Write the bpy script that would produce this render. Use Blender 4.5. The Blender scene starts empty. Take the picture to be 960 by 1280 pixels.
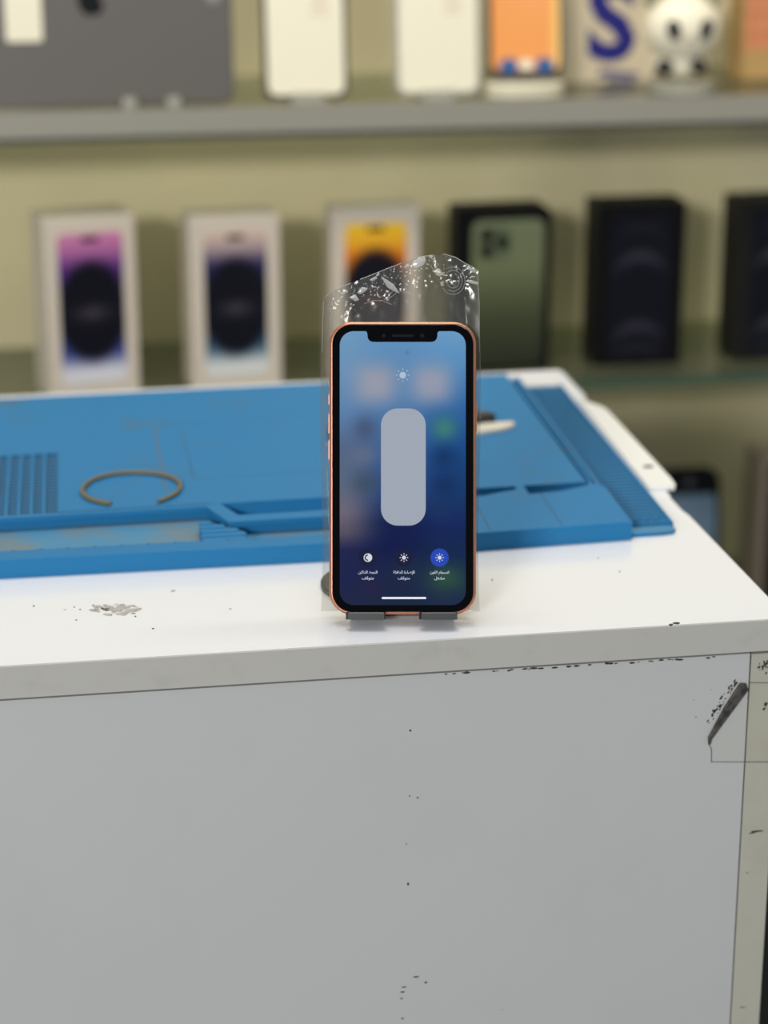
import bpy, bmesh, math, random
from mathutils import Vector, Matrix
from math import sin, cos, pi, exp
SC = bpy.context.scene
COL = SC.collection
random.seed(7)

# ------------------------------------------------------------------ camera
F_PX = 2795.6
PITCH, YAW = .3208, .1631
CAM = Vector((-.1839, -1.0593, .4192))
fwd = Vector((sin(YAW)*cos(PITCH), cos(YAW)*cos(PITCH), -sin(PITCH)))
rgt = Vector((cos(YAW), -sin(YAW), 0)); upv = rgt.cross(fwd)
cd = bpy.data.cameras.new('camera'); cam = bpy.data.objects.new('camera', cd); COL.objects.link(cam)
cam.matrix_world = Matrix(((rgt.x, upv.x, -fwd.x, CAM.x), (rgt.y, upv.y, -fwd.y, CAM.y), (rgt.z, upv.z, -fwd.z, CAM.z), (0, 0, 0, 1)))
cd.sensor_fit = 'VERTICAL'; cd.sensor_height = 36; cd.lens = F_PX/1280*36
cd.clip_start = .02
cd.dof.use_dof = True; cd.dof.focus_distance = 1.128; cd.dof.aperture_fstop = 4.8
SC.camera = cam

# ------------------------------------------------------------------ light and exposure
def lin(c):
    return tuple((x/255/12.92 if x/255 <= .04045 else ((x/255+.055)/1.055)**2.4) for x in c)
w = bpy.data.worlds.new('shop_light'); SC.world = w; w.use_nodes = True
w.node_tree.nodes['Background'].inputs[0].default_value = (.93, .97, 1.0, 1)
w.node_tree.nodes['Background'].inputs[1].default_value = .37
def area(name, loc, target, sx, sy, power, col):
    d = bpy.data.lights.new(name, 'AREA'); d.shape = 'RECTANGLE'; d.size = sx; d.size_y = sy
    d.energy = power; d.color = col
    o = bpy.data.objects.new(name, d); COL.objects.link(o); o.location = loc
    o.rotation_euler = (Vector(target)-Vector(loc)).to_track_quat('-Z', 'Y').to_euler()
    return o
area('ceiling_panel_light', (-.1, .25, 1.9), (0, .25, 0), 1.1, .7, 11, (.97, .99, 1))
area('aisle_ceiling_light', (-1.65, -3.1, 1.2), (.1, .9, -.1), .7, .35, 86, (1, .98, .945))
area('shelf_front_light', (.35, .45, 1.35), (.35, 1.17, 0), 1.5, .15, 10.5, (1, .90, .74))  # added warm fill to brighten the shelf wall, no visible fitting
SC.view_settings.view_transform = 'Standard'; SC.view_settings.look = 'None'
SC.view_settings.exposure = 0; SC.view_settings.gamma = 1; SC.view_settings.use_curve_mapping = False

# ------------------------------------------------------------------ materials
def mat(name, rgb, rough=.5, metal=0, spec=.5, emit=None, noise=None, alpha=None, coat=0, bump=None):
    m = bpy.data.materials.new(name); m.use_nodes = True; nt = m.node_tree; b = nt.nodes['Principled BSDF']
    b.inputs['Base Color'].default_value = (*lin(rgb), 1); b.inputs['Roughness'].default_value = rough
    b.inputs['Metallic'].default_value = metal; b.inputs['Specular IOR Level'].default_value = spec
    b.inputs['Coat Weight'].default_value = coat; b.inputs['Coat Roughness'].default_value = .08
    if emit: b.inputs['Specular IOR Level'].default_value = .12; b.inputs['Emission Color'].default_value = (*lin(rgb), 1); b.inputs['Emission Strength'].default_value = emit; b.inputs['Base Color'].default_value = (.01, .01, .012, 1)
    if noise:                                   # (second colour, scale, low, high, detail)
        c2, sc_, lo, hi = noise[:4]
        tc = nt.nodes.new('ShaderNodeTexCoord'); n = nt.nodes.new('ShaderNodeTexNoise'); r = nt.nodes.new('ShaderNodeValToRGB')
        n.inputs['Scale'].default_value = sc_; n.inputs['Detail'].default_value = 6; n.inputs['Roughness'].default_value = .6
        nt.links.new(tc.outputs['Object'], n.inputs['Vector']); nt.links.new(n.outputs['Fac'], r.inputs[0])
        r.color_ramp.elements[0].position = lo; r.color_ramp.elements[0].color = (*lin(rgb), 1)
        r.color_ramp.elements[1].position = hi; r.color_ramp.elements[1].color = (*lin(c2), 1)
        nt.links.new(r.outputs[0], b.inputs['Base Color'])
    if bump:
        tc = nt.nodes.new('ShaderNodeTexCoord'); n = nt.nodes.new('ShaderNodeTexNoise'); n.inputs['Scale'].default_value = bump[0]
        n.inputs['Detail'].default_value = 4
        bp = nt.nodes.new('ShaderNodeBump'); bp.inputs['Strength'].default_value = bump[1]; bp.inputs['Distance'].default_value = .001
        nt.links.new(tc.outputs['Object'], n.inputs['Vector']); nt.links.new(n.outputs['Fac'], bp.inputs['Height']); nt.links.new(bp.outputs[0], b.inputs['Normal'])
    return m
def vmat(name, emit=0, rough=.3, spec=.5, base=True):
    m = bpy.data.materials.new(name); m.use_nodes = True; nt = m.node_tree; b = nt.nodes['Principled BSDF']
    a = nt.nodes.new('ShaderNodeVertexColor'); a.layer_name = 'Col'
    b.inputs['Roughness'].default_value = rough; b.inputs['Specular IOR Level'].default_value = spec
    if base: nt.links.new(a.outputs[0], b.inputs['Base Color'])
    else: b.inputs['Base Color'].default_value = (0.003, .003, .004, 1)
    if emit: nt.links.new(a.outputs[0], b.inputs['Emission Color']); b.inputs['Emission Strength'].default_value = emit
    return m
def film(name, tint, clear, rgb, rough=.12, gl=.5):
    """thin see-through plastic or glass: transparent + a little diffuse + gloss"""
    m = bpy.data.materials.new(name); m.use_nodes = True; nt = m.node_tree; nt.nodes.clear()
    out = nt.nodes.new('ShaderNodeOutputMaterial'); t = nt.nodes.new('ShaderNodeBsdfTransparent'); p = nt.nodes.new('ShaderNodeBsdfPrincipled')
    t.inputs[0].default_value = (*lin(tint), 1); p.inputs['Base Color'].default_value = (*lin(rgb), 1); p.inputs['Roughness'].default_value = rough
    mx = nt.nodes.new('ShaderNodeMixShader'); mx.inputs[0].default_value = 1-clear
    nt.links.new(t.outputs[0], mx.inputs[1]); nt.links.new(p.outputs[0], mx.inputs[2])
    g = nt.nodes.new('ShaderNodeBsdfGlossy'); g.inputs['Roughness'].default_value = rough
    lw = nt.nodes.new('ShaderNodeFresnel'); lw.inputs[0].default_value = 1.45
    mul = nt.nodes.new('ShaderNodeMath'); mul.operation = 'MULTIPLY'; mul.inputs[1].default_value = gl
    nt.links.new(lw.outputs[0], mul.inputs[0])
    m2 = nt.nodes.new('ShaderNodeMixShader'); nt.links.new(mul.outputs[0], m2.inputs[0]); nt.links.new(mx.outputs[0], m2.inputs[1]); nt.links.new(g.outputs[0], m2.inputs[2])
    nt.links.new(m2.outputs[0], out.inputs[0])
    return m
M = dict(
    top=mat('white_laminate', (227, 230, 236), .16, spec=.5, bump=(9, .05)),
    edge=mat('worktop_edge', (179, 178, 174), .4, noise=((170, 169, 164), 60, .55, .8)),
    panel=mat('cabinet_panel', (184, 186, 187), .4, noise=((181, 183, 184), 14, .5, .8)),
    side=mat('cabinet_edge', (176, 175, 164), .45, noise=((168, 166, 153), 30, .5, .8)),
    grime=mat('grime', (52, 48, 42), .8), scuff=mat('scuffed_grey', (176, 172, 166), .8, noise=((120, 116, 112), 500, .5, .7)),
    dirt=mat('olive_dirt', (84, 98, 100), .8),
    blue=mat('blue_silicone', (36, 116, 168), .55, spec=.2, noise=((66, 106, 134), 22, .58, .75)),
    bluedirty=mat('blue_silicone_dirty', (72, 132, 168), .6, spec=.3, noise=((112, 124, 128), 26, .42, .7)),
    blueworn=mat('blue_silicone_worn', (50, 92, 120), .6, spec=.3, noise=((70, 90, 96), 60, .45, .7)),
    band=mat('rubber', (112, 100, 62), .6),
    copper=mat('coral_aluminium', (200, 138, 110), .36, metal=.85), black=mat('black_glass', (3, 4, 7), .06, spec=.10),
    darkpart=mat('dark_sensor', (9, 11, 18), .2, spec=.2), stand=mat('stand_metal', (38, 42, 44), .38, metal=.2),
    screen=vmat('phone_screen', 1.0, .06, .12, base=False),
    slider=mat('slider_light', (168, 176, 190), .1, emit=.86), white=mat('icon_white', (215, 222, 235), .2, emit=.9),
    navy=mat('button_navy', (3, 9, 48), .06, emit=1.0), bblue=mat('button_blue', (28, 72, 190), .1, emit=.85),
    dim=mat('dim_icon', (96, 112, 140), .2, emit=.7), homebar=mat('home_bar', (235, 240, 248), .2, emit=1.0),
    film=film('bag_film', (247, 247, 245), .93, (150, 152, 150), .16, .7), crease=film('bag_crease', (240, 240, 240), .55, (225, 228, 226), .15, .9),
    tape=film('clear_tape', (255, 255, 254), .99, (215, 213, 198), .35, .2),
    wall=mat('back_wall_laminate', (218, 207, 168), .22, spec=.5, noise=((206, 196, 160), 3.0, .4, .65)),
    floor=mat('floor_tile', (92, 94, 84), .3, noise=((74, 78, 70), 5, .4, .7)), dark=mat('dark_cupboard', (46, 52, 46), .5),
    shelf=film('shelf_glass', (236, 242, 230), .82, (168, 170, 146), .08, .8), shelfedge=mat('shelf_trim', (152, 149, 138), .4, metal=.1),
    gedge=mat('glass_edge', (66, 86, 68), .15), under=mat('shelf_under_trim', (70, 72, 62), .5),
    wbox=mat('white_card', (206, 195, 180), .45), kbox=mat('black_card', (9, 9, 12), .45, spec=.15), print=vmat('printed_picture', 0, .35, .2),
    silver=mat('space_grey', (96, 92, 88), .5, metal=.2), cream=mat('cream_film', (234, 228, 204), .4, spec=.3), logo=mat('logo_black', (6, 6, 8), .15),
    frame=mat('dark_frame', (70, 66, 62), .35, metal=.4), lightfrm=mat('silver_frame', (190, 186, 176), .3, metal=.5),
    clear=film('clear_stand', (235, 235, 228), .55, (215, 214, 200), .12, .9),
    orange=mat('orange_print', (236, 150, 84), .35), sblue=mat('ink_blue', (28, 30, 118), .4), pale=mat('pale_card', (206, 192, 164), .5),
    panda=mat('panda_white', (240, 232, 208), .4), pandak=mat('panda_black', (28, 27, 26), .4), capblue=mat('cap_blue', (44, 96, 152), .35),
    tan=mat('tan_card', (180, 146, 92), .5), pinkc=mat('pinkish_card', (150, 136, 122), .5),
    toolw=mat('tool_cream', (222, 216, 200), .4), toolk=mat('tool_black', (40, 40, 44), .4), ltgrey=mat('faint_print', (214, 192, 170), .5),
)

# ------------------------------------------------------------------ mesh helpers
class MB:
    def __init__(s): s.v = []; s.f = []; s.m = []; s.c = {}
    def add(s, vs, fs, mi=0):
        b = len(s.v); s.v += [tuple(v) for v in vs]; s.f += [tuple(b+i for i in f) for f in fs]; s.m += [mi]*len(fs)
    def box(s, x0, x1, y0, y1, z0, z1, mi=0, tf=None):
        vs = [(x, y, z) for z in (z0, z1) for y in (y0, y1) for x in (x0, x1)]
        if tf: vs = [tf(*v) for v in vs]
        s.add(vs, [(0, 2, 3, 1), (4, 5, 7, 6), (0, 1, 5, 4), (2, 6, 7, 3), (0, 4, 6, 2), (1, 3, 7, 5)], mi)
    def prism(s, poly, z0, z1, mi=0, tf=None, inset=0, topmi=None):
        """poly in xy, extruded in z; inset bevels the top edge"""
        a = sum(poly[i][0]*poly[(i+1) % len(poly)][1]-poly[(i+1) % len(poly)][0]*poly[i][1] for i in range(len(poly)))
        if a < 0: poly = poly[::-1]
        n = len(poly); loops = [(poly, z0)]
        if inset: loops += [(poly, z1-inset), (shrink(poly, inset), z1)]
        else: loops += [(poly, z1)]
        vs = [(x, y, z) for lp, z in loops for x, y in lp]
        if tf: vs = [tf(*v) for v in vs]
        fs = [tuple(range(n-1, -1, -1))]
        for k in range(len(loops)-1):
            fs += [(k*n+i, k*n+(i+1) % n, (k+1)*n+(i+1) % n, (k+1)*n+i) for i in range(n)]
        s.add(vs, fs, mi); b = len(s.v)-n
        s.f.append(tuple(range(b, b+n))); s.m.append(mi if topmi is None else topmi)
    def loft(s, loops, mi=0, cap=True):
        n = len(loops[0]); vs = [v for lp in loops for v in lp]; fs = []
        for k in range(len(loops)-1): fs += [(k*n+i, k*n+(i+1) % n, (k+1)*n+(i+1) % n, (k+1)*n+i) for i in range(n)]
        if cap: fs += [tuple(range(n-1, -1, -1)), tuple((len(loops)-1)*n+i for i in range(n))]
        s.add(vs, fs, mi)
    def tube(s, pts, r, mi=0, n=8, closed=False):
        pts = [Vector(p) for p in pts]; loops = []
        for i, p in enumerate(pts):
            a = pts[i-1] if (i or closed) else p; b = pts[(i+1) % len(pts)] if (i < len(pts)-1 or closed) else p
            t = (b-a).normalized(); u = t.cross(Vector((0, 0, 1)))
            if u.length < .05: u = t.cross(Vector((0, 1, 0)))
            u.normalize(); v = t.cross(u)
            loops.append([tuple(p+r*(cos(2*pi*k/n)*u+sin(2*pi*k/n)*v)) for k in range(n)])
        if closed: loops.append(loops[0])
        s.loft(loops, mi, not closed)
    def ball(s, c, r, mi=0, nu=24, nv=14):
        loops = []
        for j in range(nv+1):
            t = pi*(.002+.996*j/nv)
            loops.append([(c[0]+r[0]*sin(t)*cos(2*pi*i/nu), c[1]+r[1]*sin(t)*sin(2*pi*i/nu), c[2]-r[2]*cos(t)) for i in range(nu)])
        s.loft(loops, mi)
    def build(s, name, mats, parent=None, loc=None, smooth=None, kind=None, label=None):
        if not isinstance(mats, (list, tuple)): mats = [mats]
        me = bpy.data.meshes.new(name); L = Vector(loc) if loc else Vector((0, 0, 0))
        me.from_pydata([Vector(v)-L for v in s.v], [], s.f)
        for m in mats: me.materials.append(m)
        for p, mi in zip(me.polygons, s.m): p.material_index = mi
        bm = bmesh.new(); bm.from_mesh(me); bmesh.ops.recalc_face_normals(bm, faces=bm.faces); bm.to_mesh(me); bm.free()
        if smooth:
            me.polygons.foreach_set('use_smooth', [True]*len(me.polygons))
            me.set_sharp_from_angle(angle=math.radians(smooth))
        o = bpy.data.objects.new(name, me); COL.objects.link(o)
        if parent: o.parent = parent
        o.location = L
        if kind: o['kind'] = kind
        if label: o['label'] = label
        return o
def shrink(poly, d):
    n = len(poly); out = []
    for i in range(n):
        p0, p, p1 = Vector(poly[i-1]), Vector(poly[i]), Vector(poly[(i+1) % n])
        a = (p-p0).normalized(); b = (p1-p).normalized(); na = Vector((-a.y, a.x)); nb = Vector((-b.y, b.x)); m = na+nb
        k = m.length_squared
        out.append(tuple(p+m*(2*d/k)) if k > .3 else tuple(p+na*d))
    return out
def rr(w, h, r, n=8, cx=0, cy=0):
    pts = []
    for sx, sy, a0 in ((1, 1, 0), (-1, 1, 90), (-1, -1, 180), (1, -1, 270)):
        for i in range(n+1):
            a = math.radians(a0+90*i/n); pts.append((cx+sx*(w/2-r)+r*cos(a), cy+sy*(h/2-r)+r*sin(a)))
    return pts
def disc(r, n=32, cx=0, cy=0): return [(cx+r*cos(2*pi*i/n), cy+r*sin(2*pi*i/n)) for i in range(n)]
def thing(name, label, cat, loc=(0, 0, 0), rot=(0, 0, 0), group=None):
    o = bpy.data.objects.new(name, None); COL.objects.link(o); o.location = loc; o.rotation_euler = rot
    o.empty_display_size = .02; o['label'] = label; o['category'] = cat
    if group: o['group'] = group
    return o
def tag(o, label, cat, group=None):
    o['label'] = label; o['category'] = cat
    if group: o['group'] = group
    return o
# things that stand facing -Y are drawn in (x, z) and given a depth
def front(x, y, z): return (x, z, y)          # prism helper: poly=(x,z); z0,z1 = y range
def slab(mb, poly, y0, y1, mi=0, inset=0):
    """poly in (x,z), front at y0 (toward viewer), back at y1; bevel on the front"""
    mb.prism(poly, -y1, -y0, mi, tf=lambda a, b, c: (a, -c, b), inset=inset)
def picture(x0, x1, z0, z1, y, fn, nx, nz, mask=None):
    """grid panel at depth y whose printed/lit colours come from fn(u,v); u right, v up"""
    vs, fs, cs = [], [], []
    for j in range(nz+1):
        for i in range(nx+1):
            u, v = i/nx, j/nz; vs.append((x0+(x1-x0)*u, y, z0+(z1-z0)*v)); cs.append(fn(u, v))
    for j in range(nz):
        for i in range(nx):
            a = j*(nx+1)+i; f = (a, a+1, a+nx+2, a+nx+1)
            fs.append(f)
    return vs, fs, cs
def build_picture(name, x0, x1, z0, z1, y, fn, nx, nz, m, parent, rad=0, cut=None):
    vs, fs, cs = picture(x0, x1, z0, z1, y, fn, nx, nz)
    if rad:                                    # pull corner vertices onto a rounded outline
        cx, cz, hw, hh = (x0+x1)/2, (z0+z1)/2, (x1-x0)/2, (z1-z0)/2; nv = []
        for x, yy, z in vs:
            dx, dz = x-cx, z-cz
            ax, az = abs(dx)-(hw-rad), abs(dz)-(hh-rad)
            if ax > 0 and az > 0:
                # squeeze: square corner -> round corner
                mx_ = max(ax, az); l = math.hypot(ax, az); k = mx_/l
                ax2, az2 = ax*k, az*k
                dx = math.copysign(hw-rad+ax2, dx); dz = math.copysign(hh-rad+az2, dz)
            nv.append((cx+dx, yy, cz+dz))
        vs = nv
    me = bpy.data.meshes.new(name); me.from_pydata(vs, [], fs); me.materials.append(m)
    ca = me.color_attributes.new('Col', 'FLOAT_COLOR', 'POINT')
    for i, c in enumerate(cs): ca.data[i].color = (*lin(c), 1)
    bm = bmesh.new(); bm.from_mesh(me)
    bmesh.ops.recalc_face_normals(bm, faces=bm.faces); bm.normal_update()
    if bm.faces[:][0].normal.y > 0: bmesh.ops.reverse_faces(bm, faces=bm.faces)
    bm.to_mesh(me); bm.free()
    o = bpy.data.objects.new(name, me); COL.objects.link(o); o.parent = parent
    return o
def mix(a, b, t): t = max(0, min(1, t)); return tuple(a[i]+(b[i]-a[i])*t for i in range(3))
def ramp(stops, t):
    if t <= stops[0][0]: return stops[0][1]
    for (t0, c0), (t1, c1) in zip(stops, stops[1:]):
        if t <= t1: return mix(c0, c1, (t-t0)/(t1-t0))
    return stops[-1][1]
def sstep(a, b, x): t = max(0, min(1, (x-a)/(b-a))); return t*t*(3-2*t)
def text_mesh(name, body, size, m, parent, loc, rot=(pi/2, 0, 0), extrude=.00002, offset=0, align='CENTER', sx=1):
    c = bpy.data.curves.new(name, 'FONT'); c.body = body; c.size = size; c.align_x = align; c.extrude = extrude; c.offset = offset; c.resolution_u = 3
    t = bpy.data.objects.new(name+'_curve', c); COL.objects.link(t); dg = bpy.context.evaluated_depsgraph_get()
    me = bpy.data.meshes.new_from_object(t.evaluated_get(dg)); bpy.data.objects.remove(t); bpy.data.curves.remove(c)
    me.materials.clear(); me.materials.append(m); me.name = name
    o = bpy.data.objects.new(name, me); COL.objects.link(o); o.parent = parent; o.location = loc; o.rotation_euler = rot; o.scale = (sx, 1, 1)
    return o

# ------------------------------------------------------------------ the setting
WY = 1.17
mb = MB(); mb.box(-1.3, 1.8, WY, WY+.03, -.95, 1.3); mb.build('wall_back', M['wall'], kind='structure')
mb = MB(); mb.box(-1.3, 1.8, -1.6, WY+.03, -.97, -.95); mb.build('floor', M['floor'], kind='structure')

# display shelves: glass boards with front trims
def shelf_board(zt, th, edge_mats, label, trim_h, under):
    t = thing('display_shelf', label, 'shelf', (.25, WY, zt))
    X0, X1, Y0 = -1.3, 1.7, .955
    mb = MB(); mb.box(X0-.25, X1-.25, Y0-WY, -.0005, -th, 0); mb.build('glass_board', M['shelf'], t)
    mb = MB(); mb.box(X0-.25, X1-.25, Y0-WY-.006, Y0-WY-.0002, -trim_h, .0006)
    if under: mb.box(X0-.25, X1-.25, Y0-WY-.004, Y0-WY+.006, -trim_h-.005, -trim_h, 1)  # dark strip added to paint the shadow line below the trim
    mb.build('front_trim', edge_mats, t)
    return t
shelf_board(.131, .008, [M['shelfedge'], M['under']], 'upper glass wall shelf with a grey metal front edge', .0225, True)
shelf_board(-.136, .008, [M['gedge'], M['under']], 'middle glass wall shelf with a green edge holding the phone boxes', .0085, False)
shelf_board(-.405, .008, [M['gedge'], M['under']], 'lower glass wall shelf seen past the right side of the counter', .0085, False)
t = thing('base_cupboard', 'dark cupboard along the foot of the display wall', 'cupboard', (.25, WY-.11, -.95))
mb = MB(); mb.box(-1.5, 1.5, -.105, .108, 0, .27); mb.build('carcass', M['dark'], t)
for k in range(6):
    mb = MB(); mb.box(-1.495+k*.5, -1.005+k*.5, -.122, -.106, .02, .262); mb.build('door', M['dark'], t)

# ------------------------------------------------------------------ counter
t = thing('worktop', 'glossy white laminate countertop with a beige front edge', 'countertop', (0, .23, -.0175))
poly = [(-.62, -.0215), (.2008, -.0215), (.1986, .150), (.1972, .160), (.1972, .186), (.1985, .190), (.1985, .4095), (.2035, .4165), (.2035, .488), (.2005, .4925), (-.62, .478)]
mb = MB(); mb.prism([(x, y-.23) for x, y in poly], 0, .0175, 1, inset=.0006, topmi=0)
# worn chips and scuffs that sit in the laminate
def fleck(mb, cx, cy, z, r, mi, asp=1):
    n = 7; a0 = random.random()*6
    pts = [(cx+r*asp*random.uniform(.6, 1.1)*cos(a0+2*pi*i/n), cy+r*random.uniform(.6, 1.1)*sin(a0+2*pi*i/n)) for i in range(n)]
    fleck.k = getattr(fleck, 'k', 0)+1; mb.prism(pts, z-.0004, z+.00003+fleck.k*.000003, mi)
for k in range(64):
    a = random.random()*2*pi; q = random.random()**.6
    fleck(mb, -.1445+.0125*q*cos(a), .0475-.23+.0085*q*sin(a)-.25*.006*q*cos(a), .0175, random.uniform(.0006, .0024), 3 if random.random() < .93 else 2, 1.3)
for x, y, r in ((-.171, .052, .0008), (-.166, .055, .0005), (-.163, .051, .0006), (-.1655, .036, .0006), (-.156, .056, .0007), (-.152, .053, .0006), (-.113, .071, .0015), (-.085, .039, .0008), (-.187, .06, .0006), (-.135, .036, .0006), (-.127, .017, .0007), (.132, .062, .0006), (.06, .06, .0006), (.126, .085, .0005)):
    fleck(mb, x, y-.23, .0175, r, 3 if r > .0007 else 2)
fleck(mb, .1405, -.0190-.23, .0175, .0016, 2, 1.6); fleck(mb, .137, -.0205-.23, .0175, .0009, 2, 1.6)
mb.build('top_board', [M['top'], M['edge'], M['grime'], M['scuff']], t)
# cabinet under it
CY = -.0190
t = thing('counter_cabinet', 'white counter cabinet with scuffed front panel and taped right corner', 'cabinet', (0, .23, -.95))
def zz(z): return z+.95
mb = MB(); poly = [(-.6, zz(-.95)), (.1812, zz(-.95)), (.1812, zz(-.0195)), (-.6, zz(-.0195))]
slab(mb, poly, CY-.23, CY-.23+.016, 0)
def speck(mb, x, z, r, mi=1, asp=1, ang=0):
    n = 7; pts = []
    for i in range(n):
        a = 2*pi*i/n; px, pz = r*asp*random.uniform(.6, 1.1)*cos(a), r*random.uniform(.6, 1.1)*sin(a)
        pts.append((x+px*cos(ang)-pz*sin(ang), zz(z)+px*sin(ang)+pz*cos(ang)))
    speck.k = getattr(speck, 'k', 0)+1; slab(mb, pts, CY-.23-.00004-speck.k*.000002, CY-.23+.0004, mi)
def px2panel(u, v):
    d = fwd+rgt*((u-480)/F_PX)-upv*((v-640)/F_PX); p = CAM+d*((CY-CAM.y)/d.y); return p.x, p.z
for u, v, r, s_ in ((513, 913, .0007, 1), (512, 995, .0005, 1), (522, 997, .0005, 1.6), (508, 1055, .0004, 1), (510, 1105, .0010, .7), (520, 1221, .0006, 3), (532, 1228, .0006, 2), (505, 1234, .0005, 3), (503, 1240, .0005, 3), (502, 1248, .0005, 2), (503, 1273, .0006, 2), (867, 875, .0003, 1), (889, 862, .0003, 1), (870, 896, .0003, 1.5), (628, 1262, .0003, 1)):
    x, z = px2panel(u, v); speck(mb, x, z, r, 1, s_)
for k in range(46):                               # scratches beside the lifted strip
    q = random.random(); u = 888+q*34+random.uniform(-4, 2); v = 902-q*53+random.uniform(-4, 3)
    x, z = px2panel(u, v); speck(mb, x, z, random.uniform(.0002, .0007), 1, random.uniform(1, 2.6), .9)
for k in range(40):                               # dark line where worktop meets panel
    u = random.uniform(560, 938); x, z = px2panel(u, 0)
    speck(mb, x, -.0199-random.uniform(0, .0006), random.uniform(.0002, .0007), 1, 3)
mb.build('front_panel', [M['panel'], M['grime']], t)
mb = MB(); slab(mb, [(.1818, zz(-.95)), (.1975, zz(-.95)), (.1986, zz(-.0200)), (.1822, zz(-.0200))], CY-.23, .475-.23, 0, inset=.0003)
for k in range(26):
    u = 946+random.uniform(0, 14); v = 826+random.uniform(0, 18)*random.random()
    x, z = px2panel(u, v); speck(mb, x, z, random.uniform(.0002, .0006), 1, 1.5, 1.2)
for u, v, r, a, an in ((945, 1039, .0005, 9, 0), (940, 1041, .0003, 9, .1), (934, 1091, .0004, 1, 0), (928, 1259, .0002, 10, 0), (957, 880, .001, 1.6, 1.1), (955, 886, .0007, 1.6, 1.1)):
    x, z = px2panel(u, v); speck(mb, x, z, r, 1, a, an)
mb.build('side_panel', [M['side'], M['grime']], t)
mb = MB(); mb.box(-.6, .1815, .475-.23, .485-.23, 0, zz(-.0195)); mb.box(-.6, -.584, CY-.23+.018, .474-.23, 0, zz(-.0195)); mb.build('back_panel', M['panel'], t)
mb = MB(); mb.box(-.583, .181, CY-.23+.0165, .47-.23, zz(-.0197), zz(-.0178)); mb.box(.1812, .1819, CY-.23+.0012, CY-.23+.02, 0, zz(-.0195)); mb.build('shadow_gap', M['grime'], t, label='dark grimy joint under the worktop')  # dark colour stands in for shade in the joints
# clear tape with curled strip
t = thing('clear_tape', 'clear tape square wrapped round the cabinet corner under the worktop', 'tape', (.186, CY, -.06))
def pt(u, v): x, z = px2panel(u, v); return (x-.186, z+.06)
mb = MB(); slab(mb, [pt(*p) for p in ((889, 951), (960+26, 951), (960+26, 853), (930, 853), (887, 918), (889, 932))], -.0004, -.0002)
mb.build('film', M['tape'], t)
mb = MB()
def bar(a, b, wd, y0=-.00055, y1=-.00042, mi=0):
    a, b = Vector(pt(*a)), Vector(pt(*b)); n = (b-a).normalized(); n = Vector((-n.y, n.x))*wd/2
    slab(mb, [tuple(a-n), tuple(b-n), tuple(b+n), tuple(a+n)], y0, y1, mi)
for a, b in (((888.5, 952), (978, 952)), ((885, 929), (889.2, 936.5)), ((889, 936), (889, 952)), ((885, 920), (885, 929.5)), ((978, 952), (978, 853)), ((978, 853), (937, 853))): bar(a, b, .00028)
mb.build('dirty_border', M['grime'], t, label='thin grimy outline of the tape')
mb = MB()
q = [pt(931, 853), pt(924, 853), pt(905, 882), pt(888, 914), pt(884, 921), pt(886, 930), pt(889, 922), pt(897, 911), pt(920, 880), pt(934, 861)]
slab(mb, q, -.0022, -.0006, 0, inset=.0005)
mb.build('curled_strip', mat('curled_adhesive', (78, 74, 70), .45, noise=((44, 42, 40), 260, .4, .6)), t, label='dark curled edge of the tape')

# ------------------------------------------------------------------ thin white board overhanging the worktop edge
t = thing('white_plastic_strip', 'thin white plastic board lying along the worktop edge right of the mat', 'board', (.19, .3, 0))
poly = [(.1874, .1995), (.2032, .1975), (.2052, .203), (.2060, .215), (.2068, .372), (.2050, .381), (.1995, .3925), (.1965, .4055), (.1940, .4055)]
mb = MB(); mb.prism([(x-.19, y-.3) for x, y in poly], 0.0001, .0028, 0, inset=.0004)
mb.build('board', mat('white_plastic', (232, 234, 232), .3), t)
mb = MB(); mb.prism([(x+.0082, y-.3+.2395) for x, y in rr(.0062, .005, .001, 4)], .0028, .0030); mb.build('latch_hole', M['grime'], t)  # dark tile on the board paints the shade inside the hole

# ------------------------------------------------------------------ blue silicone repair mat
MO = Vector((0, .28, 0))
def mt(x, y, z):      # the mat lies very slightly turned on the worktop
    return (x+.025*(y-.12)-MO.x, y+.025*x-MO.y, z+.0001)
mat_t = thing('silicone_repair_mat', 'blue silicone repair mat with trays, grid pockets and ribbed right edge', 'mat', MO)
mb = MB()
B, D, W_ = 0, 1, 2
base = [(-.272, .1125), (.172, .1125), (.1790, .1135), (.1815, .117), (.1825, .430), (.1800, .4365), (.174, .4385), (-.272, .4465)]
mb.prism(base, 0, .0022, B, mt, inset=.0004, topmi=D)
P = lambda poly, z1=.0105, z0=.002, ins=.0004, mi=B: mb.prism(poly, z0, z1, mi, mt, inset=ins)
bx_ = lambda a, b, c, d: [(a, c), (b, c), (b, d), (a, d)]
def PB(a, b, c, d, z1=.0105, z0=.002, mi=B): mb.box(a, b, c, d, z0, z1, mi, mt)
# plateau
PB(-.270, .1440, .308, .4440); PB(-.1725, .1440, .1875, .308); PB(-.270, -.262, .1885, .308)
P([(-.270, .183), (-.0865, .183), (-.0845, .1885), (-.270, .1885)], z0=.0075, ins=0)
P([(-.270, .1868), (-.085, .1868), (-.0845, .1885), (-.270, .1885)], z1=.0075, ins=0)
P([(-.0865, .183), (-.0755, .1525), (.004, .1525), (.004, .1640), (-.0690, .1640), (-.0782, .1875), (-.0845, .1885)], z0=.0075, ins=0)
P([(-.0850, .187), (-.0738, .1562), (.004, .1562), (.004, .1640), (-.0690, .1640), (-.0782, .1875), (-.0845, .1885)], z1=.0075, ins=0)
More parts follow.
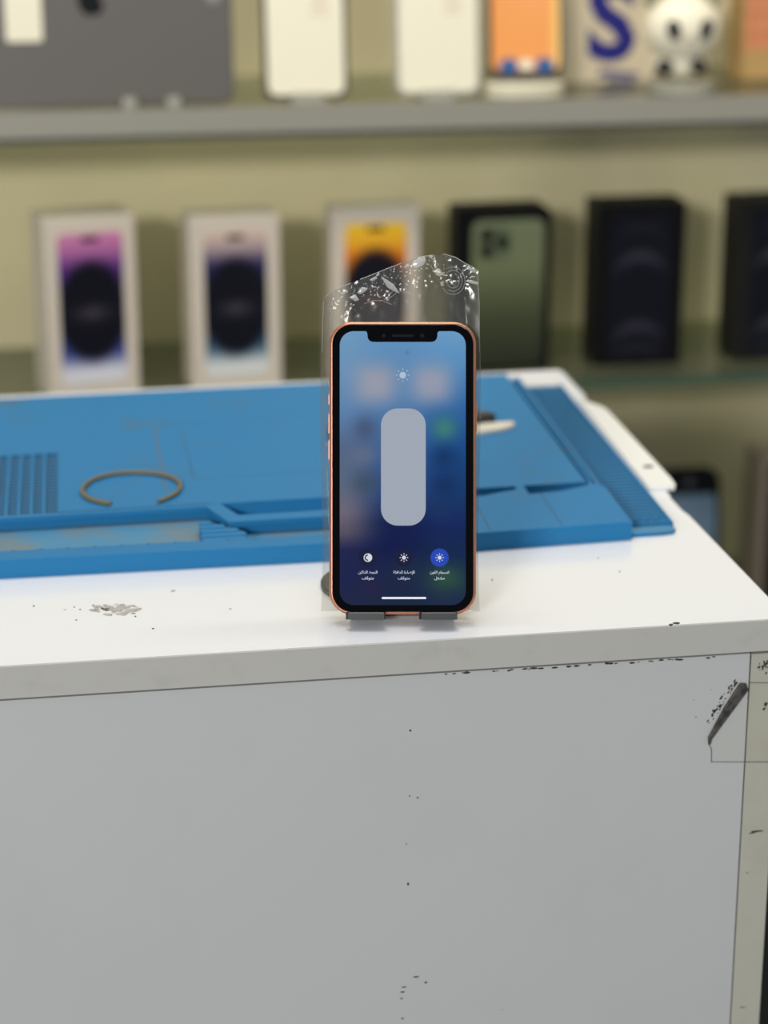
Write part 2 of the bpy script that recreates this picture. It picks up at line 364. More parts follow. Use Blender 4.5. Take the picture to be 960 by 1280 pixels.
# pocket grid
PB(-.262, -.1725, .1885, .308, .0093, mi=5)  # darker floor paints the shade inside the pockets
x = -.1725
for i in range(13):
    PB(x-.0018-(.0 if i else 0), x, .1885, .308, .01045) if i else None
    x -= .0072
for j in range(19):
    y = .1885+.1195*j/18; PB(-.262, -.1725, y, y+.0022, .0097)
# front rim of the tray + dark discs painting the shade of small pits
P([(-.272, .1125), (.004, .1040), (.004, .1190), (-.272, .1270)], z1=.0108, z0=0)
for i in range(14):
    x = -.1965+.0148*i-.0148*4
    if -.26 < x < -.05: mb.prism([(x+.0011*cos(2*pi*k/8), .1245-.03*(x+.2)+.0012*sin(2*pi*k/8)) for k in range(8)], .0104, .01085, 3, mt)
# stepped rack in the tray
tri = [(-.0930, .1250), (-.0660, .1250), (-.0685, .1380), (-.0905, .1640)]
for k in range(5):
    y0 = .1240+k*.0075; y1 = y0+.0052
    xr = -.0665 if y1 < .14 else -.0665-(y1-.14)*.95
    P([(-.0925, y0), (xr, y0), (xr-.001, y1), (-.0922, y1)], z1=.0098)
P([(-.0925, .1240), (-.0672, .1240), (-.0672, .140), (-.0905, .166)], z1=.0085, mi=3)  # darker base paints the shade between the slats
# right lidded block
P([(.004, .1040), (.1530, .1085), (.1530, .1760), (.1440, .1875), (.1440, .1805), (.136, .1770), (.124, .1720), (.1049, .1700), (.1049, .1875), (.0993, .1875), (.0993, .1800), (.090, .1770), (.078, .1720), (.030, .1720), (.030, .1875), (.004, .1875)], z1=.0110, z0=0)
for (xa, ya, xb, yb) in ((.0700, .1080, .0700, .1755), (.1118, .1092, .1118, .1700), (.0280, .106, .0280, .172)):
    mb.prism([(xa-.0005, ya), (xa+.0005, ya), (xb+.0005, yb), (xb-.0005, yb)], .0108, .01106, 3, mt)
# right margin: grooves and ridges beside the ribbed strip
PB(.1440, .1462, .1875, .434, .0050); PB(.1462, .1480, .1875, .434, .0103); PB(.1480, .1492, .1875, .434, .0045, mi=D); PB(.1492, .1515, .1810, .434, .0103); PB(.1515, .1530, .178, .434, .0040)
P([(.1530, .1200), (.1545, .1200), (.1545, .432), (.1530, .432)], z1=.0060)
for k in range(49):
    y = .1300+k*.00612; PB(.1552, .1800, y, y+.0030, .0036)
PB(.1552, .1800, .124, .1262, .0042)
PB(.1545, .1800, .1262, .4300, .0030, mi=5)  # darker floor paints the shade between the ribs
P([(.1800, .1225), (.1815, .1225), (.1820, .432), (.1800, .432)], z1=.0046)
for k in range(3): P(rr(.003, .003, .0014, 4, .160+k*.006, .1282), z1=.0056)
# thin darker raised strips painting the shade of engraved outlines
def gl(a, b, wd=.0008, mi=3):
    a, b = Vector(a), Vector(b); n = (b-a).normalized(); n = Vector((-n.y, n.x))*wd/2
    mb.prism([tuple(a-n), tuple(b-n), tuple(b+n), tuple(a+n)], .0103, .01055, mi, mt)
gl((-.1100, .357), (-.1085, .215), .0012, 4); gl((-.1100, .357), (.060, .372)); gl((-.0925, .338), (-.0905, .238), .001); gl((-.0905, .238), (.040, .238), .0007); gl((.040, .238), (.042, .30), .0007); gl((.042, .30), (.0420, .370), .0007)
gl((-.145, .205), (-.120, .252), .0005, 4)
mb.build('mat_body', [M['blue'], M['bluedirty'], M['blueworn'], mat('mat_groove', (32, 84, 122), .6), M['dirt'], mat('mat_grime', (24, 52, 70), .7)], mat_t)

# rubber band ring lying on the mat
mb = MB(); c = (-.1262, .2195); pts = []
for i in range(49):
    a = math.radians(-62+304*i/48); pts.append((.0292*cos(a)+.0006*sin(3*a), .0318*sin(a), 0))
z = .01195
mb.tube([(c[0]+p[0], c[1]+p[1], z) for p in pts], .0013, n=8)
tag(mb.build('rubber_band', M['band'], loc=(c[0], c[1], z), smooth=60), 'olive brown open rubber ring lying on the blue mat', 'rubber band')
# tool on the mat
t = thing('spudger', 'cream ended flat tool with a black grip lying behind the phone on the mat', 'tool', (.1, .31, .0107), (0, 0, math.radians(17)))
mb = MB(); mb.prism([(-.090, -.0120), (.018, -.0110), (.0270, -.007), (.0300, -.001), (.012, .0035), (-.090, .0035)], 0, .0032, inset=.001); mb.build('blade', M['toolw'], t)
mb = MB(); mb.prism([(-.090, .0042), (.019, .0042), (.0185, .010), (.003, .024), (-.090, .030)], 0, .0085, inset=.001); mb.build('grip', M['toolk'], t)

# ------------------------------------------------------------------ hero phone in its stand
PL = .3208
W, H, TH = .0757, .1509, .0083
ph = thing('smartphone', 'coral framed smartphone standing upright showing its brightness slider', 'smartphone', (.0002, 0.0, .0062), (-PL, 0, -YAW))
mb = MB(); cr = .0118; loops = []
for y, ins in ((0, .0014), (.0003, .0007), (.0010, .0002), (.0022, 0), (TH-.0022, 0), (TH-.0008, .0005), (TH, .0016)):
    loops.append([(x, y, z) for x, z in rr(W-2*ins, H-2*ins, cr-ins, 12, 0, H/2)])
mb.loft(loops); mb.build('frame', M['copper'], ph, smooth=40)
mb = MB(); slab(mb, rr(W-.0030, H-.0030, cr-.0015, 12, 0, H/2), -.0006, .0002, inset=.0004); mb.build('front_glass', M['black'], ph, smooth=30)
mb = MB(); slab(mb, rr(.030, .033, .0095, 8, .016, H-.0215), TH, TH+.0012); 
for zc in (H-.013, H-.030): slab(mb, disc(.006, 24, .0225, zc), TH+.0012, TH+.0022)
mb.build('rear_camera', M['darkpart'], ph)
# lit screen picture
SW, SH = .0648, .1408; sz0 = (H-SH)/2
def blob(c, u, v, cu, cv, ru, rv, col, k=1, p=2):
    d = (abs((u-cu)/ru)**p+abs((v-cv)/rv)**p); return mix(c, col, k*exp(-d*1.1))
def scr(u, v):
    y = 1-v
    L = ramp([(0, (108, 150, 186)), (.15, (104, 142, 180)), (.30, (88, 126, 168)), (.42, (80, 100, 132)), (.55, (86, 100, 122)), (.66, (106, 100, 116)), (.74, (82, 76, 94)), (.80, (28, 32, 74)), (.9, (22, 30, 72)), (1, (26, 34, 66))], y)
    C = ramp([(0, (96, 144, 186)), (.2, (82, 128, 176)), (.4, (62, 100, 150)), (.6, (34, 62, 116)), (.7, (10, 26, 72)), (.8, (6, 20, 70)), (.9, (20, 32, 68)), (1, (20, 34, 62))], y)
    R_ = ramp([(0, (104, 152, 192)), (.12, (84, 138, 186)), (.25, (52, 104, 162)), (.38, (26, 76, 140)), (.5, (16, 62, 118)), (.62, (14, 50, 100)), (.72, (10, 32, 86)), (.82, (12, 36, 74)), (.92, (22, 46, 66)), (1, (24, 38, 70))], y)
    c = mix(L, C, sstep(.02, .42, u)) if u < .5 else mix(C, R_, sstep(.5, .85, u))
    c = blob(c, u, y, .285, .192, .185, .080, (156, 154, 166), .9, 2.6); c = blob(c, u, y, .73, .192, .185, .080, (155, 155, 170), .9, 2.6)
    c = blob(c, u, y, .83, .355, .11, .05, (62, 128, 112), .85); c = blob(c, u, y, .20, .355, .10, .05, (64, 78, 108), .75)
    c = blob(c, u, y, .19, .455, .12, .04, (108, 112, 132), .5); c = blob(c, u, y, .20, .555, .11, .045, (58, 74, 92), .7)
    c = blob(c, u, y, .83, .46, .11, .045, (10, 44, 90), .7); c = blob(c, u, y, .83, .56, .11, .045, (10, 38, 84), .6)
    c = blob(c, u, y, .84, .90, .15, .05, (44, 78, 62), .9); c = blob(c, u, y, .55, .86, .2, .06, (24, 44, 62), .5); c = blob(c, u, y, .25, .93, .1, .04, (48, 28, 62), .4)
    c = blob(c, u, y, .80, .66, .10, .04, (24, 48, 92), .5)
    return c
scn = build_picture('screen', -SW/2, SW/2, sz0, sz0+SH, -.00068, scr, 54, 116, M['screen'], ph, rad=.0072)
def sp(px, py): return ((px-501.5)/2457, sz0+SH-(py-415.5)/2457)        # photo pixels on the display face
def onscreen(name, poly, m, y=-.00070, parent=scn, label=None, depth=.00003):
    mb = MB(); slab(mb, poly, y-depth, y); return mb.build(name, m, parent, label=label)
# notch (sides flare at the top edge) with speaker and camera
nx0, nx1 = sp(457, 0)[0], sp(545, 0)[0]; zt = sz0+SH+.0003; dn = .0058
npoly = [(nx0-.001, zt), (nx0-.0002, zt-.0011)]+[(nx0+.0030-.0030*cos(a), zt-dn+.0028-.0028*sin(a)) for a in [i*pi/2/6 for i in range(7)]]
npoly += [(-x+(nx0+nx1), z) for x, z in npoly[::-1]]
nt_ = onscreen('notch', npoly, M['black'], parent=ph)
mb = MB(); slab(mb, rr(.0110, .0012, .0005, 4, 0, zt-.0026), -.00078, -.00073); slab(mb, disc(.0011, 16, .0100, zt-.0026), -.00078, -.00073); slab(mb, disc(.0009, 16, -.0098, zt-.0026), -.00078, -.00073)
mb.build('speaker_slot', M['darkpart'], nt_)
a, b = sp(474, 513), sp(530.5, 661)
cx, cz = (a[0]+b[0])/2, (a[1]+b[1])/2
onscreen('brightness_slider', rr(b[0]-a[0], a[1]-b[1], .0086, 10, cx, cz), M['slider'])
def sun(mb, c, r0, r1, r2, wd, y, rays=8):
    slab(mb, disc(r0, 20, *c), y-.00004, y)
    for k in range(rays):
        an = 2*pi*k/rays; d = Vector((cos(an), sin(an))); n = Vector((-d.y, d.x))*wd/2; p = Vector(c)
        slab(mb, [tuple(p+d*r1-n), tuple(p+d*r2-n), tuple(p+d*r2+n), tuple(p+d*r1+n)], y-.00004, y)
mb = MB(); sun(mb, sp(501.5, 471), .0017, .0026, .0036, .00035, -.0007); mb.build('sun_icon', mat('icon_pale_blue', (178, 196, 216), .2, emit=.9), scn)
mb = MB(); sun(mb, sp(507.5, 442), .0004, .0010, .0015, .0003, -.0007); mb.build('faint_icon', M['dim'], scn)
GLYPH = {'ا': 'FE8D FE8E - -', 'ل': 'FEDD FEDE FEDF FEE0', 'ن': 'FEE5 FEE6 FEE7 FEE8', 'م': 'FEE1 FEE2 FEE3 FEE4', 'ط': 'FEC1 FEC2 FEC3 FEC4', 'د': 'FEA9 FEAA - -', 'ك': 'FED9 FEDA FEDB FEDC', 'ض': 'FEBD FEBE FEBF FEC0', 'ء': 'FE80 - - -', 'ة': 'FE93 FE94 - -', 'ف': 'FED1 FED2 FED3 FED4', 'ئ': 'FE89 FE8A FE8B FE8C', 'س': 'FEB1 FEB2 FEB3 FEB4', 'ج': 'FE9D FE9E FE9F FEA0', 'و': 'FEED FEEE - -', 'ت': 'FE95 FE96 FE97 FE98', 'ق': 'FED5 FED6 FED7 FED8', 'ش': 'FEB5 FEB6 FEB7 FEB8', 'غ': 'FECD FECE FECF FED0'}
def arabic(s):
    s = s.replace('لإ', '\ufef9'); out = []
    for i, ch in enumerate(s):
        if ch not in GLYPH: out.append(ch); continue
        f = GLYPH[ch].split(); pv = s[i-1] if i else ' '; nx = s[i+1] if i+1 < len(s) else ' '
        j0 = pv in GLYPH and GLYPH[pv].split()[2] != '-'; j1 = (nx in GLYPH or nx == '\ufef9') and f[2] != '-' and nx != 'ء'
        out.append(chr(int(f[(3 if j1 else 1) if j0 else (2 if j1 else 0)], 16)))
    return ''.join(reversed(out))
for k, (px, bm_, w1, w2, wd) in enumerate(((457.5, 'navy', 'النمط الداكن', 'متوقف', 24), (503, 'navy', 'الإضاءة الدافئة', 'متوقف', 27), (548, 'bblue', 'انسجام اللون', 'مشغل', 24))):
    c = sp(px, 701.5)
    bt = onscreen('round_button', disc(.0047, 36, *c), M[bm_], label=('dark blue round button with a half moon disc', 'dark blue round button with a small sun', 'bright blue round button with a sun')[k])
    mb = MB(); y = -.00075
    if k == 0:
        n = 24; ring = [(c[0]+.0022*cos(2*pi*i/n), c[1]+.0022*sin(2*pi*i/n)) for i in range(n)]; inner = [(c[0]+.0017*cos(2*pi*i/n), c[1]+.0017*sin(2*pi*i/n)) for i in range(n)]
        for i in range(n):
            j = (i+1) % n; slab(mb, [ring[i], ring[j], inner[j], inner[i]], y-.00004, y)
        slab(mb, [(c[0]+.0020*cos(a_), c[1]+.0020*sin(a_)) for a_ in [-pi/2+pi*i/12 for i in range(13)]], y-.00004, y)
        slab(mb, [(c[0]-.0010*sin(a_), c[1]+.0010*cos(a_)) for a_ in [pi*i/12 for i in range(13)]], y-.00004, y)
        mb.build('moon_icon', M['white'], scn)
    else:
        sun(mb, c, .0010, .0015, .0022, .0004, y); mb.build('sun_icon', M['white'], scn)
    for q, (txt, py) in enumerate(((w1, 721.5), (w2, 729))):
        s = .0027; p = sp(px, py)
        o = text_mesh('caption', arabic(txt), s, M['white'], scn, (p[0], -.00074, p[1]), offset=.00003)
        xs = [v.co.x for v in o.data.vertices]; wid = max(xs)-min(xs); tgt = (wd if q == 0 else (15 if k < 2 else 13))/2457
        o.scale = (tgt/wid, tgt/wid, 1) if q == 0 else (tgt/wid,)*2+(1,)
onscreen('home_bar', rr(56/2457, .0010, .0004, 3, *sp(503, 752.5)), M['homebar'])
for zc, hh, s_ in ((.1025, .0155, 1), (.1110, .0050, -1), (.0985, .0100, -1), (.0850, .0100, -1)):
    mb = MB(); x0 = W/2-.0002
    mb.box(x0 if s_ > 0 else -x0-.0006, x0+.0006 if s_ > 0 else -x0, .0028, .0055, zc-hh/2, zc+hh/2); mb.build('side_button', M['copper'], ph)
# stand: two front lips, arms, back plate and base disc
st = thing('phone_stand', 'small black metal stand holding the coral phone by two lips', 'phone stand', (0, 0, 0), (0, 0, -YAW))
def lean(x, y, z): return (x, y*cos(PL)+z*sin(PL), .0062+z*cos(PL)-y*sin(PL))
for x0, x1 in ((-.0290, -.0087), (.0085, .0282)):
    mb = MB()
    mb.prism([(x0+.0012, -.0062), (x1-.0006, -.0062), (x1, -.0045), (x1, -.0022), (x0, -.0022), (x0, -.0045)], -.0009, .0028, 0, tf=lambda x, y, z: lean(x, y, z-.0012), inset=.0006)
    mb.build('front_lip', M['stand'], st)
    mb = MB(); mb.box(x0+.002, x1-.001, -.0024, .0170, -.0024, -.0008, 0, tf=lean); mb.build('arm', M['stand'], st)
mb = MB(); mb.box(-.0205, .0205, .0158, .0172, -.0022, .070, 0, tf=lean); mb.build('back_plate', M['stand'], st)
mb = MB(); mb.prism(disc(.0315, 48, -.0122, .0600), 0.0001, .0030, 0, inset=.0006); mb.build('base_disc', M['stand'], st)
a1, b1 = Vector((-.004, .0600, .0032)), Vector(lean(0, .0185, .035))
mb = MB(); mb.tube([a1, a1+Vector((0, -.004, .012)), b1+Vector((0, .008, .002)), b1], .0032, n=12); mb.build('neck', M['stand'], st, smooth=50)

# clear plastic bag standing behind the phone
bg = thing('plastic_bag', 'crumpled clear plastic bag standing upright behind the coral phone', 'plastic bag', (0, 0, .0002), (0, 0, -YAW))
BY = .0112
def bagp(px, py, dy=0):        # coordinates on the leaning plane behind the phone
    return ((px-503)/2425, BY+dy, (769-py)/2425)
def bl(x, y, z): return (x, y*cos(PL)+z*sin(PL), .0062+z*cos(PL)-y*sin(PL))
def top_edge(px):
    pts = [(401, 372), (408, 369), (415, 362), (440, 352), (480, 336), (516, 322), (528, 319), (556, 316), (570, 320), (583, 328), (597, 335), (600.5, 337)]
    for (xa, ya), (xb, yb) in zip(pts, pts[1:]):
        if px <= xb: return ya+(yb-ya)*(px-xa)/(xb-xa)
    return pts[-1][1]
from mathutils import noise as mn
def wrinkle(px, py, s):
    v = mn.noise(Vector((px*.03, py*.012, s)))*.0016+mn.noise(Vector((px*.09, py*.06, s+5)))*.0007
    v *= .3
    k = exp(-((py-top_edge(px))/28)**2)
    v += k*(mn.noise(Vector((px*.12, py*.12, s+9)))*.0034+abs(mn.noise(Vector((px*.3, py*.25, s+2))))*.0012)
    return v
def bag_sheet(s, dy):
    mb = MB(); nx, nz = 90, 150; vs = []
    for j in range(nz+1):
        for i in range(nx+1):
            px = 401+199.5*i/nx; px += 3.0*(sin(j*.05))*(1-2*i/nx)*.6
            tt = top_edge(px); bot = 766-8*(0)
            py = bot+(tt-bot)*j/nz
            e = min(i, nx-i)/nx; cl = min(1, e*12)
            vs.append(bl(*bagp(px, py, (dy*cl+wrinkle(px, py, s)*min(1, .15+cl)*(1 if j < nz-3 else .4)))))
    fs = [(j*(nx+1)+i, j*(nx+1)+i+1, (j+1)*(nx+1)+i+1, (j+1)*(nx+1)+i) for j in range(nz) for i in range(nx)]
    mb.add(vs, fs); return mb
mb = bag_sheet(1.7, .0006); mb2 = bag_sheet(4.1, .0024); mb.add(mb2.v, mb2.f)
mb.build('film', M['film'], bg, smooth=180)
mb = MB()
def crease(pts, r=.00014): mb.tube([bl(*bagp(x, y, -.0006)) for x, y in pts], r, n=6)  # whitish tubes painted in for highlights along the folds
def arc(cx, cy, r, a0, a1, n=22, sq=1.15): return [(cx+r*cos(math.radians(a0+(a1-a0)*i/n)), cy-r*sq*sin(math.radians(a0+(a1-a0)*i/n))) for i in range(n+1)]
for r, a0, a1 in ((15, -150, 120), (11.5, -120, 140), (8, -150, 60)): crease(arc(567, 350, r, a0, a1), .0001)
edge = [(x, top_edge(x)+.4) for x in range(402, 600, 4)]
for seg in (edge[1:10], edge[12:26], edge[27:36], edge[38:49]): crease(seg, .00016)
for c_ in ([(538, 330), (545, 339), (553, 343), (556, 341)], [(545, 339), (548, 330), (540, 322)], [(464, 350), (469, 345), (474, 343)], [(413, 372), (410, 382), (414, 392), (412, 402)], [(404, 376), (403, 400), (402, 440)], [(598, 340), (600, 380), (600, 440)], [(455, 379), (466, 375), (478, 375), (490, 380)], [(480, 374), (490, 370), (497, 364)]): crease(c_, .00011)
def patch(pts):                                   # small whitish film pieces painting the highlights on folds
    cx, cy = sum(p[0] for p in pts)/len(pts), sum(p[1] for p in pts)/len(pts)
    vs = [bl(*bagp(x, y, -.0007)) for x, y in pts]+[bl(*bagp(cx, cy, -.0020))]
    n = len(pts); mb.add(vs, [(i, (i+1) % n, n) for i in range(n)])
for p_ in ([(515, 331), (517, 325), (524, 321), (531, 319), (533, 325), (529, 331), (521, 334)], [(476, 344), (484, 349), (492, 354), (500, 366), (492, 363), (484, 358)], [(446, 365), (452, 358), (460, 360), (456, 364), (450, 367)], [(436, 371), (444, 367), (449, 374), (444, 376)], [(582, 332), (588, 333), (597, 337), (594, 340), (588, 337)], [(582, 350), (590, 349), (599, 352), (598, 355), (588, 353)], [(551, 352), (555, 350), (556, 356), (552, 357)], [(505, 333), (510, 328), (513, 331), (508, 335)], [(462, 349), (470, 344), (472, 347), (466, 351)], [(425, 366), (433, 361), (435, 364), (428, 368)], [(541, 338), (546, 336), (556, 341), (550, 345)]): patch(p_)
mb.build('crease', M['crease'], bg, smooth=60, label='whitish folds along the top of the bag')

# ------------------------------------------------------------------ phone boxes on the middle shelf
ZS = -.1358
def pic_generic(top, mid, side, bot, glow=(70, 66, 74)):
    def f(u, v):
        y = 1-v
        c = ramp([(0, top), (.12, mix(top, mid, .3)), (.24, mid), (.80, side), (.92, bot), (1, bot)], y)
        d = math.hypot((u-.5)/.56, (y-.52)/.345)
        c = mix((16, 16, 28), c, sstep(.82, 1.12, d))
        c = mix(c, glow, .85*exp(-((y-.53)/.05)**2-((u-.5)/.26)**2))
        return c
    return f
def phone_box(name, label, loc, rz, w_, h_, d_, body, grp, pic=None, pw=.72, ph_=.83, picoff=(0, 0), extra=None):
    t = thing(name, label, 'box', loc, (0, 0, rz), grp)
    mb = MB(); loops = []
    for z, i in ((0, .0008), (.0008, 0), (h_-.0008, 0), (h_, .0008)):
        loops.append([(x, y, z) for x, y in rr(w_-2*i, d_-2*i, .0012, 2, 0, d_/2)])
    mb.loft(loops); mb.build('carton', body, t)
    mb = MB(); zl = h_*.5
    if pic:
        pt_ = build_picture('cover_picture', -w_*pw/2+picoff[0], w_*pw/2+picoff[0], h_*(1-ph_)/2+picoff[1], h_*(1+ph_)/2+picoff[1], -.0003, pic, 24, 48, M['print'], t, rad=.006)
        mb = MB(); slab(mb, rr(w_*.2, .0045, .002, 5, picoff[0], h_*(1+ph_)/2+picoff[1]-.0055), -.0006, -.00035); mb.build('notch', M['kbox'], pt_)
    return t
GW = 'white phone boxes on the middle shelf'; GB = 'black phone boxes on the middle shelf'
phone_box('phone_box', 'white phone box with a pink and purple screen picture, leftmost', (-.1220, .955+.012, ZS), math.radians(12), .0850, .169, .055, M['wbox'], GW, pic_generic((206, 128, 170), (84, 46, 120), (62, 76, 142), (214, 214, 222)))
phone_box('phone_box', 'white phone box with a beige topped dark screen picture', (.0110, .972, ZS), math.radians(6), .0850, .165, .045, M['wbox'], GW, pic_generic((216, 190, 174), (40, 38, 84), (62, 96, 122), (214, 216, 214)), pw=.70)
phone_box('phone_box', 'white phone box with a yellow and orange screen picture behind the phone', (.1455, .990, ZS), math.radians(3), .0850, .165, .036, M['wbox'], GW, pic_generic((244, 200, 50), (214, 116, 32), (220, 130, 30), (240, 200, 90), (90, 50, 30)), pw=.70)
# green-backed
t = thing('phone_box', 'black phone box with a green phone back picture', 'box', (.2710, 1.0, ZS), (0, 0, math.radians(2)), GB)
bw, bh = .0945, .160
mb = MB(); slab(mb, [(-bw/2, 0), (bw/2, 0)]+[(bw/2-.010+.010*cos(a), bh-.010+.010*sin(a)) for a in [i*pi/2/6 for i in range(7)]]+[(-bw/2+.002, bh), (-bw/2, bh-.002)], 0, .034, inset=.0006); mb.build('carton', M['kbox'], t)
gp = build_picture('cover_picture', -bw*.33, bw*.42, .004, bh*.925, -.0003, lambda u, v: ramp([(0, (40, 44, 34)), (.35, (66, 72, 50)), (.7, (108, 116, 84)), (1, (124, 132, 100))], v), 16, 32, M['print'], t, rad=.009)
mb = MB(); slab(mb, rr(.032, .032, .008, 6, -.0095, bh*.925-.022), -.0012, -.0004, inset=.0003); cb = mb.build('camera_square', mat('olive_glass', (92, 102, 74), .2), gp)
for x, z in ((-.017, .014), (-.017, .029), (-.002, .0215)):
    mb = MB(); slab(mb, disc(.0062, 20, x, bh*.925-z), -.0022, -.0013); mb.build('lens', M['kbox'], gp)
def dark_pic(g):
    def f(u, v):
        y = 1-v; c = (10, 11, 24)
        for cy, r, k in ((.10, .40, .35), (.30, .42, 1), (.78, .42, .9), (.93, .5, .4)):
            c = mix(c, g, k*exp(-((y-cy-.07*((u-.5)/.4)**2)/.040)**2)*exp(-((u-.5)/r)**4))
        return c
    return f
phone_box('phone_box', 'black phone box with faint grey arcs on its dark cover picture', (.4060, 1.0, ZS), 0, .0890, .160, .046, M['kbox'], GB, dark_pic((52, 50, 62)), pw=.66, ph_=.9)
phone_box('phone_box', 'black phone box cut by the right frame edge, beside the lower phones', (.5480, 1.0, ZS), math.radians(4), .0890, .160, .046, mat('charcoal_card', (24, 24, 23), .45, spec=.2), GB, dark_pic((58, 58, 58)), pw=.7, ph_=.9)

# ------------------------------------------------------------------ things on the upper shelf
ZU = .1318
t = thing('tablet', 'grey tablet shown from the back with a dark fruit logo and cream sticker', 'tablet', (-.1115, .968, ZU+.0008), (math.radians(-5), 0, math.radians(1)))
tw, th_ = .250, .178
mb = MB(); slab(mb, rr(tw, th_, .011, 8, 0, th_/2), 0, .0063, inset=.0012); mb.build('case', M['silver'], t, smooth=40)
def apple(s, cx, cz):
    prof = [(0, -.92), (.22, -1.0), (.42, -.97), (.66, -.70), (.84, -.34), (.80, -.22), (.62, -.08), (.55, .16), (.62, .38), (.80, .52), (.62, .70), (.36, .76), (.10, .66), (0, .64), (-.14, .68), (-.38, .76), (-.66, .66), (-.86, .40), (-.90, .04), (-.80, -.36), (-.60, -.74), (-.38, -.97), (-.20, -1.0)]
    leaf = [(.02, .84), (.10, 1.10), (.36, 1.30), (.34, 1.06), (.18, .90)]
    return [[(cx+s*x, cz+s*z) for x, z in q] for q in (prof, leaf)]
mb = MB()
for q in apple(.0135, 0, th_/2+.004): slab(mb, q, -.0004, -.0001)
mb.build('fruit_logo', M['logo'], t)
mb = MB(); slab(mb, rr(.0320, .060, .003, 5, -.0600, .088), -.0005, -.0001); mb.build('paper_sticker', M['cream'], t)
mb = MB(); slab(mb, rr(.014, .014, .006, 6, .108, th_*.5+.006), -.0012, -.0001); mb.build('lens_ring', mat('pale_grey', (140, 138, 140), .3), t)
def easel(x, z0=ZU, y=.960, w_=.012, label='clear plastic easel clip'):
    t = thing('acrylic_easel', label, 'stand', (x, y, z0), (0, 0, 0), 'clear easels on the upper shelf')
    mb = MB()
    mb.prism([(0, 0), (.055, 0), (.055, .003), (.020, .003), (.023, .055), (.0195, .055), (.0165, .003), (.0035, .003), (.0035, .010), (0, .010)], -w_/2, w_/2, 0, tf=lambda a, b, c: (c, a-.001, b))
    mb.build('bracket', M['clear'], t); return t
easel(-.0820, y=.957, label='clear easel clip under the grey tablet, left one')
easel(-.0425, y=.957, label='clear easel clip under the grey tablet, right one')
def shelf_phone(label, x, w_, h_, frame_m, face_m, rot, y=.966, ztop=ZU+.0036, prints=True):
    t = thing('display_phone', label, 'smartphone', (x, y, ztop), (math.radians(-8), 0, rot), 'cream faced phones on the upper shelf')
    mb = MB(); loops = []
    for yy, i in ((0, .0012), (.0012, 0), (.0068, 0), (.008, .0012)): loops.append([(a, yy, b) for a, b in rr(w_-2*i, h_-2*i, .0105-i, 8, 0, h_/2)])
    mb.loft(loops); mb.build('body', frame_m, t, smooth=40)
    mb = MB(); slab(mb, rr(w_-.0075, h_-.0075, .0080, 8, 0, h_/2), -.0005, -.0001); fc = mb.build('screen_cover', face_m, t)
    if prints:
        mb = MB()
        for k in range(5): slab(mb, rr(.016, .0022, .001, 3, .014, .075+k*.0055), -.0007, -.0005)
        mb.build('faint_print', M['ltgrey'], fc)
    return t
shelf_phone('cream covered display phone beside the grey tablet', .0785, .0770, .160, M['frame'], M['cream'], 0)
easel(.0785, w_=.03, y=.9585, label='clear easel under the cream phone beside the tablet')
shelf_phone('cream covered display phone beside the orange screened phone', .2000, .0790, .160, M['lightfrm'], M['cream'], math.radians(-1))
easel(.1985, w_=.03, y=.9585, label='clear easel under the cream phone beside the orange screen')
# orange phone in a round cream base
t = thing('display_phone', 'phone with an orange screen standing in an oval cream base', 'smartphone', (.2860, .985, ZU+.0145), (math.radians(-8), 0, 0))
mb = MB(); slab(mb, rr(.0705, .150, .0105, 8, 0, .075), 0, .008, inset=.001); mb.build('body', M['frame'], t, smooth=40)
def op(u, v):
    c = mix((232, 146, 76), (244, 170, 104), .5+.5*sin(u*3)*v); c = blob(c, u, v, .62, .62, .3, .16, (240, 162, 118), .8)
    c = mix(c, (250, 214, 130), sstep(.82, .98, u)*.8); c = blob(c, u, v, .22, .66, .22, .07, (236, 214, 196), .9); return c
op_ = build_picture('screen', -.0320, .0320, .008, .146, -.0004, op, 24, 40, M['print'], t, rad=.007)
for dx in (-.0165, .0175):
    mb = MB(); slab(mb, rr(.016, .0125, .004, 5, dx, .0125), -.0012, -.0005); mb.build('dock_icon', M['capblue'], op_)
mb = MB(); slab(mb, rr(.012, .010, .003, 5, 0, .0130), -.0012, -.0005); mb.build('dock_icon', M['cream'], op_)
t = thing('phone_holder', 'low oval cream holder under the orange screened phone', 'phone holder', (.2840, .985, ZU))
mb = MB(); o_ = [(.037*cos(2*pi*i/40), .021*sin(2*pi*i/40)) for i in range(40)]
mb.prism(o_, 0, .0125, inset=.002); mb.build('bowl', mat('cream_plastic', (216, 210, 186), .3), t, smooth=40)
# S box
t = thing('gift_box', 'pale carton with a large dark blue letter S', 'box', (.3840, 1.060, ZU), (0, 0, math.radians(0)))
mb = MB(); mb.box(-.046, .046, 0, .05, 0, .150); mb.build('carton', M['pale'], t)
S = text_mesh('letter', 'S', .102, M['sblue'], t, (.002, -.0004, .024), extrude=.0002, offset=.0040); 
mb = MB(); slab(mb, [(-.012, .006), (.030, .004), (.032, .008), (-.006, .0125)], -.0005, -.0001); slab(mb, [(-.002, .0005), (.026, .0005), (.028, .0025), (.0, .003)], -.0005, -.0001); mb.build('printed_swirl', mat('ink_faded', (84, 82, 130), .4), t)  # faded blue strokes below the letter
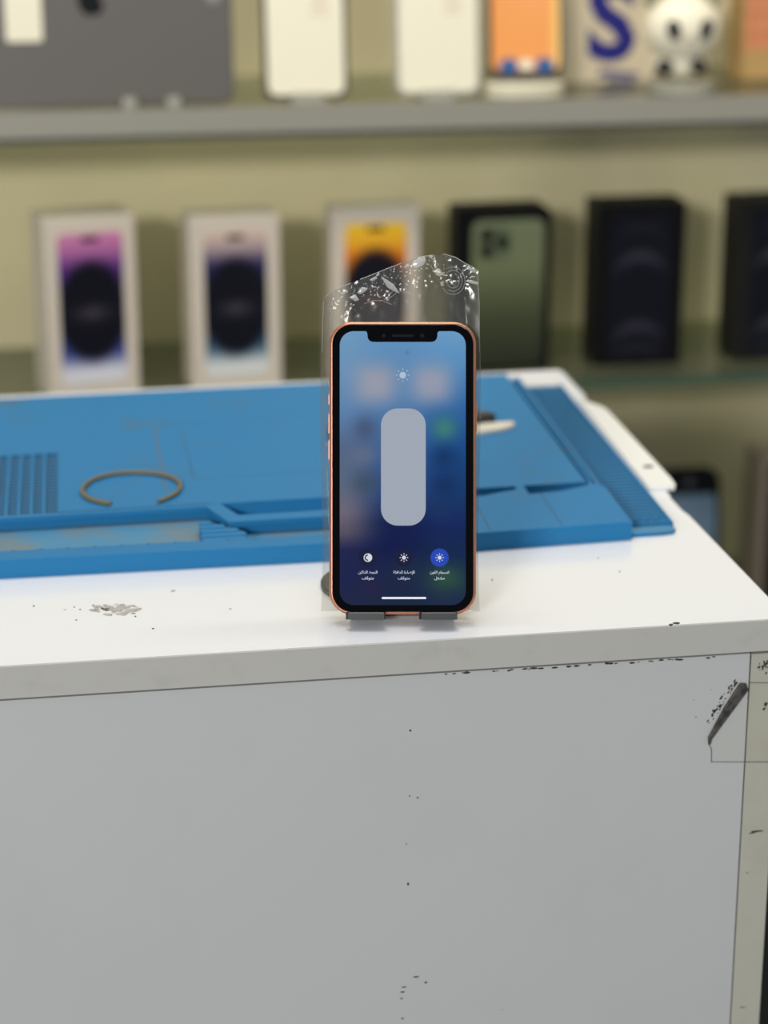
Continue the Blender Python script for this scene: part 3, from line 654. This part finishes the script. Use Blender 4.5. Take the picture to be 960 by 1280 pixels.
# panda
t = thing('panda_figure', 'small white panda figure with black eye patches on a clear disc', 'figurine', (.4360, .985, ZU+.0105))
mb = MB(); mb.ball((0, .012, .014), (.0285, .021, .0145)); mb.build('torso', M['panda'], t, smooth=180)
mb = MB(); mb.ball((0, .008, .047), (.0365, .0285, .0320)); hd = mb.build('head', M['panda'], t, smooth=180)
for s_ in (-1, 1):
    mb = MB(); mb.ball((s_*.0285, .010, .0755), (.0100, .006, .0100)); mb.build('ear', mat('ear_grey_green', (150, 150, 122), .5), hd, smooth=180)
    mb = MB()
    vs0 = len(mb.v); mb.ball((0, 0, 0), (.0070, .003, .0105)); an = s_*-.45
    mb.v = [(s_*.0145+x*cos(an)-z*sin(an)+0, -.0175+y, .0480+x*sin(an)+z*cos(an)) for x, y, z in mb.v]
    mb.build('eye_patch', M['pandak'], hd, smooth=180)
    mb = MB(); mb.ball((s_*.0165-.004, -.009, .0135), (.0085, .0075, .0075)); mb.build('paw', M['pandak'], t, smooth=180)
mb = MB(); mb.ball((0, -.0205, .040), (.003, .002, .002)); mb.build('nose', mat('nose_grey', (150, 140, 120), .5), hd, smooth=180)
t = thing('display_disc', 'clear round riser under the panda figure', 'stand', (.4370, .9925, ZU))
mb = MB(); mb.prism(disc(.0325, 40), 0, .010, inset=.001); mb.build('riser', M['clear'], t, smooth=40)
# checked orange box
t = thing('gift_box', 'orange checked box at the right end of the upper shelf', 'box', (.5710, 1.060, ZU))
mb = MB(); mb.box(-.052, .052, 0, .05, 0, .150); mb.build('carton', M['tan'], t)
def plaid(u, v):
    c = (196, 118, 76)
    if int(u*14) % 2 == 0: c = mix(c, (214, 160, 130), .45)
    if int(v*12) % 2 == 0: c = mix(c, (214, 150, 112), .4)
    return c
build_picture('checked_print', -.0518, .0515, .028, .148, -.0004, plaid, 56, 48, M['print'], t)

# ------------------------------------------------------------------ lower shelf, right of the counter
ZL = -.4048
t = thing('display_phone', 'dark phone with a pale blue screen standing on the lower shelf', 'smartphone', (.4590, .985, ZL), (math.radians(-6), 0, 0))
mb = MB(); slab(mb, rr(.078, .160, .016, 8, 0, .080), 0, .009, inset=.0015); mb.build('body', M['kbox'], t, smooth=40)
build_picture('screen', -.0345, .0345, .006, .133, -.0004, lambda u, v: mix((84, 116, 140), (146, 168, 190), sstep(.1, .8, v)*(.45+.55*(1-u))), 16, 24, M['print'], t, rad=.005)
mb = MB(); slab(mb, disc(.005, 20, .006, .146), -.0012, -.0001); mb.build('lens', mat('lens_grey', (60, 66, 74), .2), t)
t = thing('phone_box', 'pinkish phone box with a dark front on the lower shelf by the frame edge', 'box', (.5840, .985, ZL), (0, 0, math.radians(5)))
mb = MB(); mb.box(-.050, .050, 0, .045, 0, .176); mb.build('carton', M['pinkc'], t)
mb = MB(); slab(mb, rr(.092, .164, .004, 5, .004, .086), -.0008, -.0001); mb.build('cover_picture', M['kbox'], t)
